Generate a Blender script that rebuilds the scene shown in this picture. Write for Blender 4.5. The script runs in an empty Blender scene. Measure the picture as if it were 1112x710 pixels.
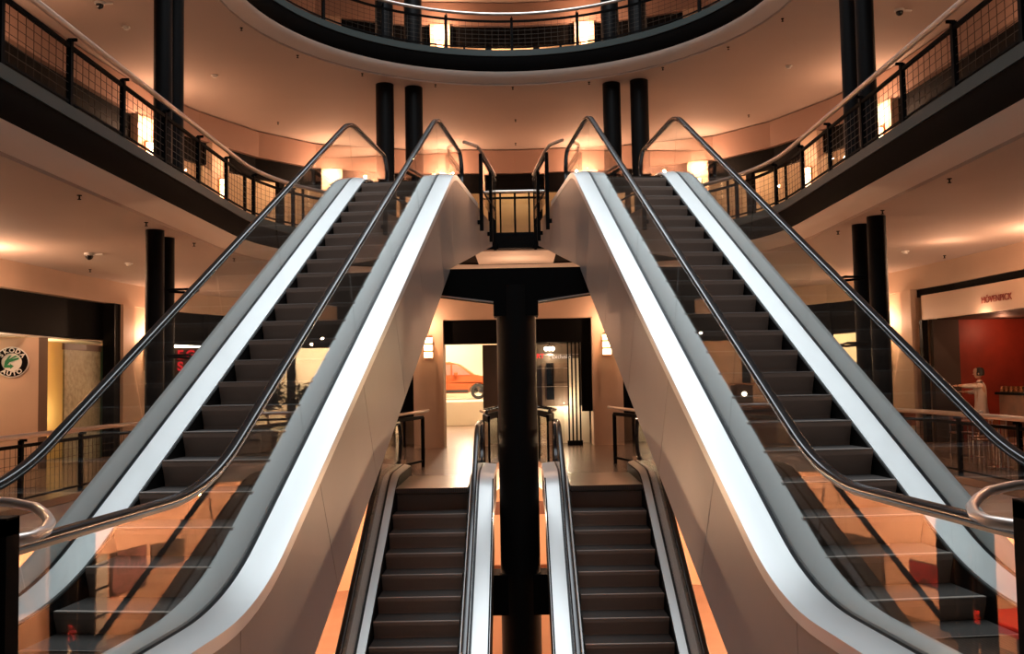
import bpy, bmesh, math, random
from mathutils import Vector, Matrix
from mathutils.geometry import tessellate_polygon
random.seed(7)
R = math.radians
sc = bpy.context.scene
COL = sc.collection

# ------------------------------------------------------------------ camera
L0, L1, L2, LM = -0.08, 5.05, 10.1, -5.1
CAM = Vector((0.0408, 0.0, 1.685))
F, PITCH, ROLL, YAW = 999.5, .0563, -.018, -.0073
cd = bpy.data.cameras.new('camera'); cam = bpy.data.objects.new('camera', cd); COL.objects.link(cam)
cd.sensor_width = 36; cd.lens = F*36/1112; cd.clip_end = 200; cd.clip_start = .05
cam.location = CAM
cam.matrix_world = (Matrix.Translation(CAM) @ Matrix.Rotation(YAW*-1, 4, 'Z') @ Matrix.Rotation(PITCH, 4, 'X')
                    @ Matrix.Rotation(math.pi/2, 4, 'X') @ Matrix.Rotation(ROLL, 4, 'Z'))
sc.camera = cam
sc.view_settings.view_transform = 'Standard'; sc.view_settings.look = 'None'
sc.view_settings.gamma = 1; sc.view_settings.use_curve_mapping = False
sc.view_settings.exposure = 0.22

# ------------------------------------------------------------------ world and large lights
w = bpy.data.worlds.new('world'); sc.world = w; w.use_nodes = True
w.node_tree.nodes['Background'].inputs[0].default_value = (.45, .62, .75, 1)
w.node_tree.nodes['Background'].inputs[1].default_value = .10
def area(name, loc, size, sizey, energy, color, rot=(0, 0, 0)):
    l = bpy.data.lights.new(name, 'AREA'); l.shape = 'RECTANGLE'; l.size = size; l.size_y = sizey
    l.energy = energy; l.color = color
    o = bpy.data.objects.new(name, l); COL.objects.link(o); o.location = loc; o.rotation_euler = rot
    return o
def point(name, loc, energy, color=(1, .52, .26), r=.12):
    r = .03
    l = bpy.data.lights.new(name, 'POINT'); l.energy = energy; l.color = color; l.shadow_soft_size = r
    o = bpy.data.objects.new(name, l); COL.objects.link(o); o.location = loc
    return o
area('skylight', (0, 13, 19.8), 9.0, 24, 3000, (.88, .95, 1.0))
WARM = (1, .56, .34)

# ------------------------------------------------------------------ materials
def node(nt, t, **kw):
    n = nt.nodes.new(t)
    for k, v in kw.items(): setattr(n, k, v)
    return n
def mat(name, col, rough=.5, metal=0.0, emit=None, es=0, noise=0.0, nscale=3.0, spec=.5, bump=0.0, bscale=40):
    m = bpy.data.materials.new(name); m.use_nodes = True; nt = m.node_tree; b = nt.nodes['Principled BSDF']
    b.inputs['Base Color'].default_value = (*col, 1); b.inputs['Roughness'].default_value = rough
    b.inputs['Metallic'].default_value = metal; b.inputs['Specular IOR Level'].default_value = spec
    tc = node(nt, 'ShaderNodeTexCoord')
    if noise:
        n = node(nt, 'ShaderNodeTexNoise'); n.inputs['Scale'].default_value = nscale; n.inputs['Detail'].default_value = 4
        nt.links.new(tc.outputs['Object'], n.inputs['Vector'])
        r = node(nt, 'ShaderNodeValToRGB')
        r.color_ramp.elements[0].position = .3; r.color_ramp.elements[1].position = .7
        r.color_ramp.elements[0].color = (*[c*(1-noise) for c in col], 1)
        r.color_ramp.elements[1].color = (*[min(1, c*(1+noise)) for c in col], 1)
        nt.links.new(n.outputs['Fac'], r.inputs['Fac']); nt.links.new(r.outputs['Color'], b.inputs['Base Color'])
    if bump:
        n = node(nt, 'ShaderNodeTexNoise'); n.inputs['Scale'].default_value = bscale
        nt.links.new(tc.outputs['Object'], n.inputs['Vector'])
        bp = node(nt, 'ShaderNodeBump'); bp.inputs['Strength'].default_value = bump; bp.inputs['Distance'].default_value = .02
        nt.links.new(n.outputs['Fac'], bp.inputs['Height']); nt.links.new(bp.outputs['Normal'], b.inputs['Normal'])
    if emit:
        b.inputs['Emission Color'].default_value = (*emit, 1); b.inputs['Emission Strength'].default_value = es
    return m
def stripes(name, c0, c1, scale, axis='X', rough=.5, metal=0.0, lo=.35, hi=.65):
    m = mat(name, c0, rough, metal); nt = m.node_tree; b = nt.nodes['Principled BSDF']
    tc = node(nt, 'ShaderNodeTexCoord'); wv = node(nt, 'ShaderNodeTexWave', bands_direction=axis)
    wv.inputs['Scale'].default_value = scale
    nt.links.new(tc.outputs['Object'], wv.inputs['Vector'])
    r = node(nt, 'ShaderNodeValToRGB'); r.color_ramp.elements[0].position = lo; r.color_ramp.elements[1].position = hi
    r.color_ramp.elements[0].color = (*c0, 1); r.color_ramp.elements[1].color = (*c1, 1)
    nt.links.new(wv.outputs['Fac'], r.inputs['Fac']); nt.links.new(r.outputs['Color'], b.inputs['Base Color'])
    return m
def glass(name, tint=(.80, .84, .80), ior=1.5, rough=0.0, gain=1.0):
    m = bpy.data.materials.new(name); m.use_nodes = True; nt = m.node_tree; nt.nodes.clear()
    out = node(nt, 'ShaderNodeOutputMaterial'); mix = node(nt, 'ShaderNodeMixShader')
    tr = node(nt, 'ShaderNodeBsdfTransparent'); tr.inputs[0].default_value = (*tint, 1)
    gl = node(nt, 'ShaderNodeBsdfGlossy'); gl.inputs['Roughness'].default_value = rough; gl.inputs[0].default_value = (gain, gain, gain, 1)
    geo = node(nt, 'ShaderNodeNewGeometry'); fr = node(nt, 'ShaderNodeFresnel')
    mr = node(nt, 'ShaderNodeMapRange'); mr.inputs['To Min'].default_value = ior; mr.inputs['To Max'].default_value = 1/ior
    nt.links.new(geo.outputs['Backfacing'], mr.inputs['Value']); nt.links.new(mr.outputs['Result'], fr.inputs['IOR'])
    nt.links.new(fr.outputs[0], mix.inputs[0]); nt.links.new(tr.outputs[0], mix.inputs[1]); nt.links.new(gl.outputs[0], mix.inputs[2])
    nt.links.new(mix.outputs[0], out.inputs['Surface'])
    return m
def picture(name, cols, scale=2.0):
    m = mat(name, cols[0], .4); nt = m.node_tree; b = nt.nodes['Principled BSDF']
    tc = node(nt, 'ShaderNodeTexCoord'); n = node(nt, 'ShaderNodeTexNoise'); n.inputs['Scale'].default_value = scale
    n.inputs['Detail'].default_value = 5; n.inputs['Distortion'].default_value = 1.2
    nt.links.new(tc.outputs['Object'], n.inputs['Vector'])
    r = node(nt, 'ShaderNodeValToRGB'); els = r.color_ramp.elements
    els[0].position = .3; els[1].position = .7
    els[0].color = (*cols[0], 1); els[1].color = (*cols[-1], 1)
    for i, c in enumerate(cols[1:-1]):
        e = els.new(.3+.4*(i+1)/(len(cols)-1)); e.color = (*c, 1)
    nt.links.new(n.outputs['Fac'], r.inputs['Fac']); nt.links.new(r.outputs['Color'], b.inputs['Base Color'])
    return m

M = dict(
    deck=mat('brushed_steel', (.82, .84, .835), .34, .38),
    clad=mat('satin_cladding', (.36, .325, .305), .38, .15, noise=.04, nscale=1.2),
    rubber=mat('black_rubber', (.010, .011, .013), .22, 0, spec=.75),
    gasket=mat('gasket', (.01, .012, .016), .4),
    skirt=mat('skirt_black', (.006, .006, .006), .4, spec=.2),
    step=stripes('step_metal', (.44, .305, .24), (.55, .39, .315), 45, 'X', .45, .3),
    tread=mat('tread_dark', (.07, .06, .055), .5),
    nose=mat('step_nose', (.62, .52, .46), .45, .3),
    comb=stripes('comb_plate', (.11, .075, .06), (.18, .13, .10), 10, 'X', .3, .7),
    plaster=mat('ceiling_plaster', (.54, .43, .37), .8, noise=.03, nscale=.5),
    fascia=mat('fascia_plaster_lit', (.86, .76, .68), .7),  # paler than the ceiling: skylight bounce put into its colour
    kerb=mat('kerb_grey', (.045, .055, .052), .5, spec=.25),
    black=mat('black_steel', (.004, .0036, .0036), .6, spec=.05),
    blackm=mat('column_black', (.006, .0055, .0055), .45, spec=.12),
    tube=mat('satin_tube', (.72, .62, .56), .34, .85),
    chrome=mat('chrome', (.85, .85, .85), .12, 1.0),
    stone=mat('beige_stone', (.62, .43, .30), .6, noise=.06, nscale=1.5),
    stoneb=mat('beige_lintel', (.60, .42, .30), .6, noise=.05, nscale=1.0),
    strip=mat('dim_lintel', (.36, .22, .165), .6),
    floor=mat('polished_floor', (.21, .14, .10), .26, noise=.12, nscale=.7),
    wall=mat('warm_wall', (.70, .48, .33), .7, noise=.04, nscale=.8),
    cream=mat('cream_wall', (.85, .75, .58), .7),
    brown=mat('brown_panel', (.14, .085, .055), .5),
    redwall=mat('red_wall', (.30, .036, .016), .5, noise=.2, nscale=2),
    darkroom=mat('dark_interior', (.05, .032, .022), .6),
    glass=glass('balustrade_glass', (.90, .925, .915), 1.6),
    pane=glass('shop_glass', (.92, .92, .90)),
    wire=mat('wire', (.05, .035, .025), .5, .6),
    lamp=mat('lamp_glass', (1, .8, .6), .4, emit=(1, .62, .32), es=7),
    lampw=mat('lamp_white', (1, .9, .8), .4, emit=(1, .85, .65), es=9),
    white=mat('white_paint', (.8, .77, .72), .5),
    green=mat('sign_green', (.02, .22, .08), .4),
    leaf=mat('leaf_green', (.02, .05, .015), .6, noise=.4, nscale=6),
    red=mat('red_paint', (.75, .02, .02), .4, emit=(1, .03, .04), es=.6),
    car=mat('orange_car_paint', (.55, .13, .05), .2, .3),
    carglass=mat('dark_car_glass', (.30, .16, .13), .1),
    tyre=mat('tyre', (.02, .02, .02), .7),
    jacket=mat('white_jacket', (.62, .50, .42), .8),
    skin=mat('skin', (.50, .27, .17), .6),
    hair=mat('dark_hair', (.02, .012, .008), .6),
    copper=mat('copper', (.85, .42, .22), .25, 1.0),
    wood=mat('red_wood', (.22, .07, .03), .4, noise=.3, nscale=3),
    steelp=mat('pale_cabinet', (.42, .40, .34), .5),
)

# ------------------------------------------------------------------ mesh helpers
class MB:
    def __init__(s): s.v = []; s.f = []
    def box(s, x0, x1, y0, y1, z0, z1, mx=None):
        i = len(s.v)
        for z in (z0, z1):
            for x, y in ((x0, y0), (x1, y0), (x1, y1), (x0, y1)):
                p = Vector((x, y, z)); s.v.append(mx @ p if mx else p)
        s.f += [(i, i+3, i+2, i+1), (i+4, i+5, i+6, i+7), (i, i+1, i+5, i+4), (i+1, i+2, i+6, i+5), (i+2, i+3, i+7, i+6), (i+3, i, i+4, i+7)]
        return s
    def bar(s, a, b, w, h=None):
        a = Vector(a); b = Vector(b); h = h or w
        d = (b-a); L = d.length; q = d.to_track_quat('Z', 'Y').to_matrix().to_4x4()
        return s.box(-w/2, w/2, -h/2, h/2, 0, L, Matrix.Translation(a) @ q)
    def prism(s, poly, z0, z1, f=None):
        f = f or (lambda x, y, z: Vector((x, y, z)))
        i = len(s.v); n = len(poly)
        s.v += [f(x, y, z0) for x, y in poly] + [f(x, y, z1) for x, y in poly]
        tris = tessellate_polygon([[Vector((x, y, 0)) for x, y in poly]])
        for t in tris: s.f.append(tuple(i+k for k in t)); s.f.append(tuple(i+n+k for k in reversed(t)))
        for k in range(n): s.f.append((i+k, i+(k+1) % n, i+n+(k+1) % n, i+n+k))
        return s
    def rings(s, rings, closed=False, cap=True):
        i = len(s.v); n = len(rings[0]); m = len(rings)
        for r in rings: s.v += [Vector(p) for p in r]
        for a in range(m if closed else m-1):
            b = (a+1) % m
            for k in range(n):
                l = (k+1) % n
                s.f.append((i+a*n+k, i+a*n+l, i+b*n+l, i+b*n+k))
        if cap and not closed:
            for a in (0, m-1):
                s.f.append(tuple(i+a*n+k for k in range(n)))
        return s
    def tube(s, pts, r, seg=10, closed=False):
        pts = [Vector(p) for p in pts]; n = len(pts); rr = []
        up = Vector((0, 0, 1))
        for k in range(n):
            a = pts[(k-1) % n] if (closed or k) else pts[0]; b = pts[(k+1) % n] if (closed or k < n-1) else pts[-1]
            t = (b-a).normalized()
            if abs(t.dot(up)) > .98:
                side = prev if k else Vector((1, 0, 0))
                side = (side - t*side.dot(t)).normalized()
            else:
                side = t.cross(up).normalized()
                if k and side.dot(prev) < 0: side = -side
            prev = side; nn = side.cross(t)
            q = r[k] if isinstance(r, (list, tuple)) else r
            rr.append([pts[k] + (side*math.cos(2*math.pi*j/seg) + nn*math.sin(2*math.pi*j/seg))*q for j in range(seg)])
        return s.rings(rr, closed)
    def lathe(s, prof, seg=20, o=(0, 0, 0), mx=None):
        o = Vector(o); rr = []
        for r, z in prof:
            ring = [Vector((r*math.cos(2*math.pi*j/seg), r*math.sin(2*math.pi*j/seg), z)) for j in range(seg)]
            rr.append([(mx @ p if mx else p)+o for p in ring])
        return s.rings(rr)
    def build(s, name, m, parent=None, smooth=False, bevel=0):
        me = bpy.data.meshes.new(name); me.from_pydata([tuple(p) for p in s.v], [], s.f)
        bm = bmesh.new(); bm.from_mesh(me); bmesh.ops.recalc_face_normals(bm, faces=bm.faces); bm.to_mesh(me); bm.free()
        o = bpy.data.objects.new(name, me); COL.objects.link(o)
        me.materials.append(M[m] if isinstance(m, str) else m)
        if smooth:
            for p in me.polygons: p.use_smooth = True
            try: me.set_sharp_from_angle(angle=R(40))
            except Exception: pass
        if bevel:
            b = o.modifiers.new('b', 'BEVEL'); b.width = bevel; b.segments = 2; b.limit_method = 'ANGLE'
        if parent: o.parent = parent
        return o
def tag(o, label=None, cat=None, group=None, kind=None):
    if label: o['label'] = label
    if cat: o['category'] = cat
    if group: o['group'] = group
    if kind: o['kind'] = kind
    return o
def empty(name, loc=(0, 0, 0), rz=0, label=None, cat=None, group=None):
    o = bpy.data.objects.new(name, None); COL.objects.link(o); o.location = loc; o.rotation_euler = (0, 0, rz)
    return tag(o, label, cat, group)
def copytree(o, loc=None, rz=None, label=None, group=None, parent=None):
    c = o.copy(); COL.objects.link(c)
    if parent: c.parent = parent
    if loc is not None: c.location = loc
    if rz is not None: c.rotation_euler = (0, 0, rz)
    tag(c, label, None, group)
    for ch in list(o.children): copytree(ch, parent=c)
    return c
def struct(o): o['kind'] = 'structure'; return o
def fillet(pts, rads, seg=10):
    out = [pts[0]]
    for k in range(1, len(pts)-1):
        p = Vector(pts[k]); a = (Vector(pts[k-1])-p); b = (Vector(pts[k+1])-p)
        T = rads[k-1]; A = p+a.normalized()*T; B = p+b.normalized()*T
        for j in range(seg+1):
            t = j/seg; q = A*(1-t)**2 + p*2*t*(1-t) + B*t*t
            out.append(tuple(q))
    out.append(pts[-1])
    return out
def sweep2(mb, path, prof, sx=1):
    """path: list of (m, z); prof: closed list of (s, n) with n along the path normal"""
    rr = []
    P = [Vector(p) for p in path]
    for k in range(len(P)):
        a = P[max(0, k-1)]; b = P[min(len(P)-1, k+1)]; t = (b-a).normalized(); n = Vector((-t.y, t.x))
        rr.append([Vector((sx*s, P[k].x+n.x*h, P[k].y+n.y*h)) for s, h in prof])
    return mb.rings(rr)
def roundrect(w, h, r=.3, seg=4, cx=0, cy=0):
    pts = []; r = min(w, h)*r
    for qx, qy, a0 in ((1, 1, 0), (-1, 1, 90), (-1, -1, 180), (1, -1, 270)):
        for j in range(seg+1):
            a = R(a0+90*j/seg); pts.append((cx+qx*(w/2-r)+r*math.cos(a), cy+qy*(h/2-r)+r*math.sin(a)))
    return pts
def cut(path, m0, m1):
    out = []
    for (a, za), (b, zb) in zip(path, path[1:]):
        if b <= m0 or a >= m1 or b-a < 1e-9: continue
        t0 = max(0, (m0-a)/(b-a)); t1 = min(1, (m1-a)/(b-a))
        p = (a+(b-a)*t0, za+(zb-za)*t0); q = (a+(b-a)*t1, za+(zb-za)*t1)
        if not out or (Vector(out[-1])-Vector(p)).length > 1e-6: out.append(p)
        out.append(q)
    return out
def at(path, m):
    for (a, za), (b, zb) in zip(path, path[1:]):
        if a <= m <= b and b > a: return za+(zb-za)*(m-a)/(b-a)
    return path[0][1] if m < path[0][0] else path[-1][1]

# ------------------------------------------------------------------ structure: void, slabs, walls
def void_curve(r, yc, ystart, n=28):
    pts = [(-r, ystart)] + [(-r, yc)]
    pts += [(r*math.cos(math.pi-math.pi*k/n), yc+r*math.sin(math.pi-math.pi*k/n)) for k in range(1, n)]
    pts += [(r, yc), (r, ystart)]
    return pts
VR, VC, VS = 5.45, 18.0, 1.0
def slab(name, holes, rect, z0, z1, m):
    polys = [rect]+holes; flat = [p for q in polys for p in q]
    tr = tessellate_polygon([[Vector((x, y, 0)) for x, y in q] for q in polys])
    mb = MB(); n = len(flat)
    mb.v = [Vector((x, y, z0)) for x, y in flat]+[Vector((x, y, z1)) for x, y in flat]
    for t in tr: mb.f.append(tuple(t)); mb.f.append(tuple(n+k for k in reversed(t)))
    i = 0
    for q in polys:
        for k in range(len(q)):
            a = i+k; b = i+(k+1) % len(q); mb.f.append((a, b, n+b, n+a))
        i += len(q)
    return struct(mb.build(name, m))
RECT = [(-17, -4), (17, -4), (17, 47), (-17, 47)]
hole0 = [(-7.4, 5.2), (-7.4, 16.5), (-7.0, 18.8), (-6.0, 20.4), (-4.6, 21.3), (-3.2, 21.3), (-2.5, 20.6), (-2.35, 19.0), (-2.2, 15.45),
         (-.55, 15.45), (-.6, 18.6), (-.35, 20.2), (.35, 20.2), (.6, 18.6), (.55, 15.45),
         (2.2, 15.45), (2.35, 19.0), (2.5, 20.6), (3.2, 21.3), (4.6, 21.3), (6.0, 20.4), (7.0, 18.8), (7.4, 16.5), (7.4, 5.2)]
slab('floor', [hole0], RECT, L0-.12, L0, 'floor')
slab('floor', [hole0], RECT, L0-.55, L0-.13, 'plaster')
slab('floor', [], RECT, LM-.1, LM, 'floor')
def offs(r, ys): return void_curve(VR+r, VC, ys-r)
for nm, zf in (('one', L1), ('two', L2), ('three', 15.15)):
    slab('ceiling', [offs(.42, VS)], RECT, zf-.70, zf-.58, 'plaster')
    slab('floor', [offs(.02, VS)], RECT, zf-.10, zf-.005, 'floor')
def ringsweep(name, prof, m, zf, kind=True):
    """prof: closed list of (outward offset, z)"""
    mb = MB(); base = void_curve(VR, VC, VS, 40)
    # normals by comparing offset curves
    rr = []
    for k in range(len(base)):
        ring = []
        for d, z in prof:
            q = void_curve(VR+d, VC, VS, 40)[k]; ring.append(Vector((q[0], q[1], zf+z)))
        rr.append(ring)
    mb.rings(rr)
    return struct(mb.build(name, m, smooth=True))
tn = 1
for zf in (L1, L2, 15.15):
    ringsweep('trim_%d' % tn, [(-.02, .10), (.10, .10), (.10, -.02), (-.02, -.06)], 'kerb', zf); tn += 1
    ringsweep('trim_%d' % tn, [(.0, -.065), (.20, -.065), (.20, -.42), (.12, -.42), (.03, -.30)], 'black', zf); tn += 1
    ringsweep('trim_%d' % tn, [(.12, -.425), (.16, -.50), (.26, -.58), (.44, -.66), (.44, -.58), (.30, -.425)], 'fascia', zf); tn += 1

W0 = [(-10.6, -2), (-10.6, 19), (-10.4, 22), (-10.05, 25), (-9.3, 27.6), (-7.7, 29.5), (-5, 30.7), (0, 31.2)]
W1 = [(-9.9, -2), (-9.9, 19), (-9.6, 23), (-8.87, 25.5), (-7.8, 27.7), (-6.4, 29.3), (-3.5, 30.3), (0, 30.6)]
def full(W): return W+[(-x, y) for x, y in W[-2::-1]]
class Curve:
    def __init__(s, W):
        s.p = [Vector(q) for q in full(W)]; s.L = [0]
        for a, b in zip(s.p, s.p[1:]): s.L.append(s.L[-1]+(b-a).length)
        s.T = s.L[-1]
    def pt(s, t, off=0):
        t = max(0, min(s.T-1e-6, t))
        for k in range(len(s.p)-1):
            if s.L[k] <= t <= s.L[k+1]:
                a, b = s.p[k], s.p[k+1]; d = (b-a).normalized(); n = Vector((-d.y, d.x))   # outward (left of travel)
                q = a+d*(t-s.L[k]); return q+n*off, d, n
    def near(s, x, y):
        best = None; q = Vector((x, y))
        for k in range(len(s.p)-1):
            a, b = s.p[k], s.p[k+1]; d = (b-a); u = max(0, min(1, (q-a).dot(d)/d.dot(d))); e = (a+d*u-q).length
            if best is None or e < best[0]: best = (e, s.L[k]+d.length*u)
        return best[1]
    def strip(s, name, t0, t1, z0, z1, d0, d1, m, parent=None):
        ts = [t0]+[l for l in s.L if t0+.01 < l < t1-.01]+[t1]; rr = []
        for t in ts:
            # average normals at corners
            q, d, n = s.pt(t); q2, dd, n2 = s.pt(min(s.T-1e-3, t+1e-3)); q3, d3, n3 = s.pt(max(0, t-1e-3)); n = (n2+n3).normalized()
            a = q+n*d0; b = q+n*d1
            rr.append([Vector((a.x, a.y, z0)), Vector((b.x, b.y, z0)), Vector((b.x, b.y, z1)), Vector((a.x, a.y, z1))])
        return MB().rings(rr).build(name, m, parent)
C0, C1 = Curve(W0), Curve(W1)
# dark void of the floors' outer sides, so no outside shows
struct(MB().box(-17.2, -17, -4, 47, LM, 20).build('wall_left', 'darkroom'))
struct(MB().box(17, 17.2, -4, 47, LM, 20).build('wall_right', 'darkroom'))
struct(MB().box(-17.2, 17.2, 47, 47.2, LM, 20).build('wall_back', 'darkroom'))
# roof around the skylight
slab('ceiling', [[(-5.2, .5), (-5.2, 25.5), (5.2, 25.5), (5.2, .5)]], RECT, 20.0, 20.3, 'plaster')

# ------------------------------------------------------------------ escalators
def escalator(side, org, rz, label, z0, W, gl, gr, dl, dr, sh, deck_z, hr_z, mlow, mhigh, k0, k1, ph,
              cz_low, cz_top, clad_lo, clad_hi, clad_side, open_from, outer_clad=False, hrT=.6, dT=.65, hide_lo=None, newel_lo=True, cladm='clad'):
    """local x across (mirrored for the right-hand machine), y along the climb, z world height"""
    sx = 1 if side < 0 else -1
    root = empty('escalator', org, rz, label, 'escalator')
    S = math.tan(R(30)); line = lambda m: z0+m*S
    # deck line
    zb, zt = deck_z; b = (zb-z0-sh)/S; t = (zt-z0-sh)/S
    deck = fillet([(mlow, zb), (b, zb), (t, zt), (mhigh, zt)], [dT, .42])
    hb, ht = hr_z; HV = .97; b2 = (hb-z0-HV)/S; t2 = (ht-z0-HV)/S
    def newel(mend, z, sgn, r=.36):
        c = (mend, z-r); return [(c[0]+sgn*r*math.sin(R(a)), c[1]+r*math.cos(R(a))) for a in range(0, 181, 15)]
    core = fillet([(mlow, hb), (b2, hb), (t2, ht), (mhigh-.75, ht)], [hrT, .42])
    hrp = list(reversed(newel(mlow, hb, -1)))[:-1] + core + newel(mhigh-.75, ht, 1)[1:]
    fl = lambda pts: [(sx*s, n) for s, n in pts]
    cover = [('left', gl, dl), ('right', gr, dr)]
    for nm, g, (e0, e1) in cover:
        for (a, c, drop) in ((e0, g-.022, nm == 'left'), (g+.022, e1, nm == 'right')):
            if drop: prof = [(a, -.015), (a, -.12), (c, -.12), (c, 0)] if nm == 'left' else [(a, 0), (a, -.12), (c, -.12), (c, -.03)]
            else: prof = [(a, 0), (a, -.10), (c, -.10), (c, -.03)] if nm == 'left' else [(a, -.012), (a, -.10), (c, -.10), (c, .015), (c-.075, -.012)]
            sweep2(MB(), deck, prof, sx).build('deck_cover', 'deck', root, True)
        sweep2(MB(), deck, [(g-.022, -.004), (g-.022, -.1), (g+.022, -.1), (g+.022, -.004)], sx).build('gasket_strip', 'gasket', root, True)
        # handrail
        sweep2(MB(), hrp, roundrect(.085, .05, .45, 4, g, 0), sx).build('handrail', 'rubber', root, True)
        sweep2(MB(), cut(core, mlow, mhigh-.75), [(g-.02, -.045), (g-.02, -.025), (g+.02, -.025), (g+.02, -.045)], sx).build('handrail_track', 'gasket', root, True)
        # glass panels between deck and handrail
        cuts = [mlow-.2]; m = b+.02
        while m < t+.2: cuts.append(m); m += (t-b)/5.0
        cuts.append(mhigh-.55)
        for a, c in zip(cuts, cuts[1:]):
            n = 10; rr = []
            for j in range(n+1):
                # seams stand square to the slope between the two landings
                mm = a+.011+(c-a-.022)*j/n
                zl = at(deck, mm)-.03
                lean = -.28 if (b-.3 < mm < t+.3) else 0
                mt = mm+lean*(1 if 0 < j < n or True else 0)
                mt = max(mlow-.3, min(mhigh-.5, mt)); zu = at(core, mt)-.03
                rr.append([Vector((sx*(g-.005), mm, zl)), Vector((sx*(g+.005), mm, zl)), Vector((sx*(g+.005), mt, zu)), Vector((sx*(g-.005), mt, zu))])
            MB().rings(rr).build('glass_panel', 'glass', root)
    # skirts beside the steps
    for nm, s0, s1, frm in (('l', dl[1]-.0, -.012, open_from), ('r', W+.012, dr[0], open_from if side else mlow)):
        p = cut(deck, frm, mhigh)
        sweep2(MB(), p, [(s0, -.05), (s0, -.45), (s1, -.45), (s1, -.05)], sx).build('skirt', 'skirt', root, True)
    # steps
    prof = [(0, 0), (.012, -.0), (.40, 0), (.40, -.05), (.06, -.05)]
    for k in range(k0, k1):
        m = ph+.4*k; z = max(line(m), cz_low+.005)
        riser = [(m, z), (m-.010, z-.012), (m-.006, z-.05), (m+.02, z-.12), (m+.045, z-.20), (m+.05, z-.235), (m+.09, z-.235), (m+.09, z-.03), (m+.47, z-.03), (m+.47, z)]
        mb = MB(); mb.rings([[Vector((sx*.004, y, zz)) for y, zz in riser], [Vector((sx*(W-.004), y, zz)) for y, zz in riser]])
        st = mb.build('step', 'step', root); st.data.materials.append(M['tread'])
        for p_ in st.data.polygons:
            if p_.normal.z > .7: p_.material_index = 1
        MB().box(min(sx*.004, sx*(W-.004)), max(sx*.004, sx*(W-.004)), m-.012, m+.03, z-.006, z+.003).build('step_nosing', 'nose', st)
    # landing plates
    top = ph+.4*k1
    MB().box(min(0, sx*W), max(0, sx*W), top-.0, mhigh-.3, cz_top-.07, cz_top+.008).build('comb_plate', 'comb', root)
    if newel_lo: MB().box(min(0, sx*W), max(0, sx*W), mlow+.4, mlow+2.0, cz_low-.07, cz_low+.008).build('comb_plate', 'comb', root)
    return root, deck, sx, line

UA = .0951; UX = 3.1792; UZ = -.8039+1.685
def upper(side, label):
    root, deck, sx, line = escalator(side, (side*UX, 8, 0), -side*-UA if side < 0 else UA, label, UZ, 1.0, -.27, 1.22, (-.53, -.03), (.97, 1.48),
        0, (.13, 5.215), (.957, 6.08), -3.75, 10.35, -4, 19, -.172, L0, L1, 0, 0, 0, -3.75, dT=.65)
    # inner cladding: panels in the plane below the deck edge, cut square to the slope
    S = math.tan(R(30)); D = 1.446
    def lower(m):
        if m < -1.2: return at(deck, -1.2)-1.10-.0*(m)
        if m < 6.95: return max(at(deck, -1.2)-1.10, UZ+m*S-D)
        return 3.50+(m-6.95)*(4.62-3.50)/(12.5-6.95)
    cuts = [-3.75, -1.6, .1, 1.55, 3.0, 4.45, 5.9, 7.35, 9.1, 10.6, 12.6]
    def edge(m, f):   # f 0 bottom .. 1 top, leaning square to the slope in the inclined run
        lean = .55 if -1.7 < m < 7.2 else 0
        mm = m+lean*(1-f); return mm
    for a, c in zip(cuts, cuts[1:]):
        rr = []; n = 8
        for j in range(n+1):
            m = a+.004+(c-a-.008)*j/n
            la = .55 if -1.5 <= a <= 6.5 else 0; lc = .55 if -1.5 <= c <= 6.5 else 0
            ml = m+la*(1-j/n)+lc*(j/n)
            zt = (at(deck, m)-.06) if m < 10.3 else 5.12
            zl = lower(ml)
            rr.append([Vector((sx*x, y, z)) for x, y, z in ((1.455, m, zt), (1.475, m, zt), (1.475, ml, zl), (1.455, ml, zl))])
        MB().rings(rr).build('cladding_panel', 'clad', root)
    # outer cladding only along the upper run, dark framework along the open lower run
    rr = [[Vector((sx*x, m, z)) for x, z in ((-.52, at(deck, m)-.08), (-.50, at(deck, m)-.08), (-.50, lower(m)), (-.52, lower(m)))] for m in (-3.7, -2.2, -1.2, 0, 1.6, 3, 4.2, 5, 6, 6.95, 8, 10.3)]
    MB().rings(rr).build('outer_cladding_panel', 'clad', root)
    rr = [[Vector((sx*-.50, m, z)), Vector((sx*1.455, m, z)), Vector((sx*1.455, m, z+.05)), Vector((sx*-.50, m, z+.05))] for m, z in ((-3.7, lower(-3.7)+.01), (-1.25, lower(-1.25)+.01), (-.2, lower(-.2)+.02), (6.95, UZ+6.95*S-D+.02), (12.5, 4.62))]
    MB().rings(rr).build('underside_panel', 'clad', root)
    # bridge floor from the machine to the ring
    MB().box(min(sx*-.5, sx*1.455), max(sx*-.5, sx*1.455), 10.05, 12.9, L1-.12, L1-.01).build('landing_floor', 'floor', root)
    return root
upper(-1, 'tall escalator with glass sides and beige cladding, climbing on the left from the near floor')
upper(1, 'tall escalator with glass sides and beige cladding, climbing on the right from the near floor')

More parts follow.
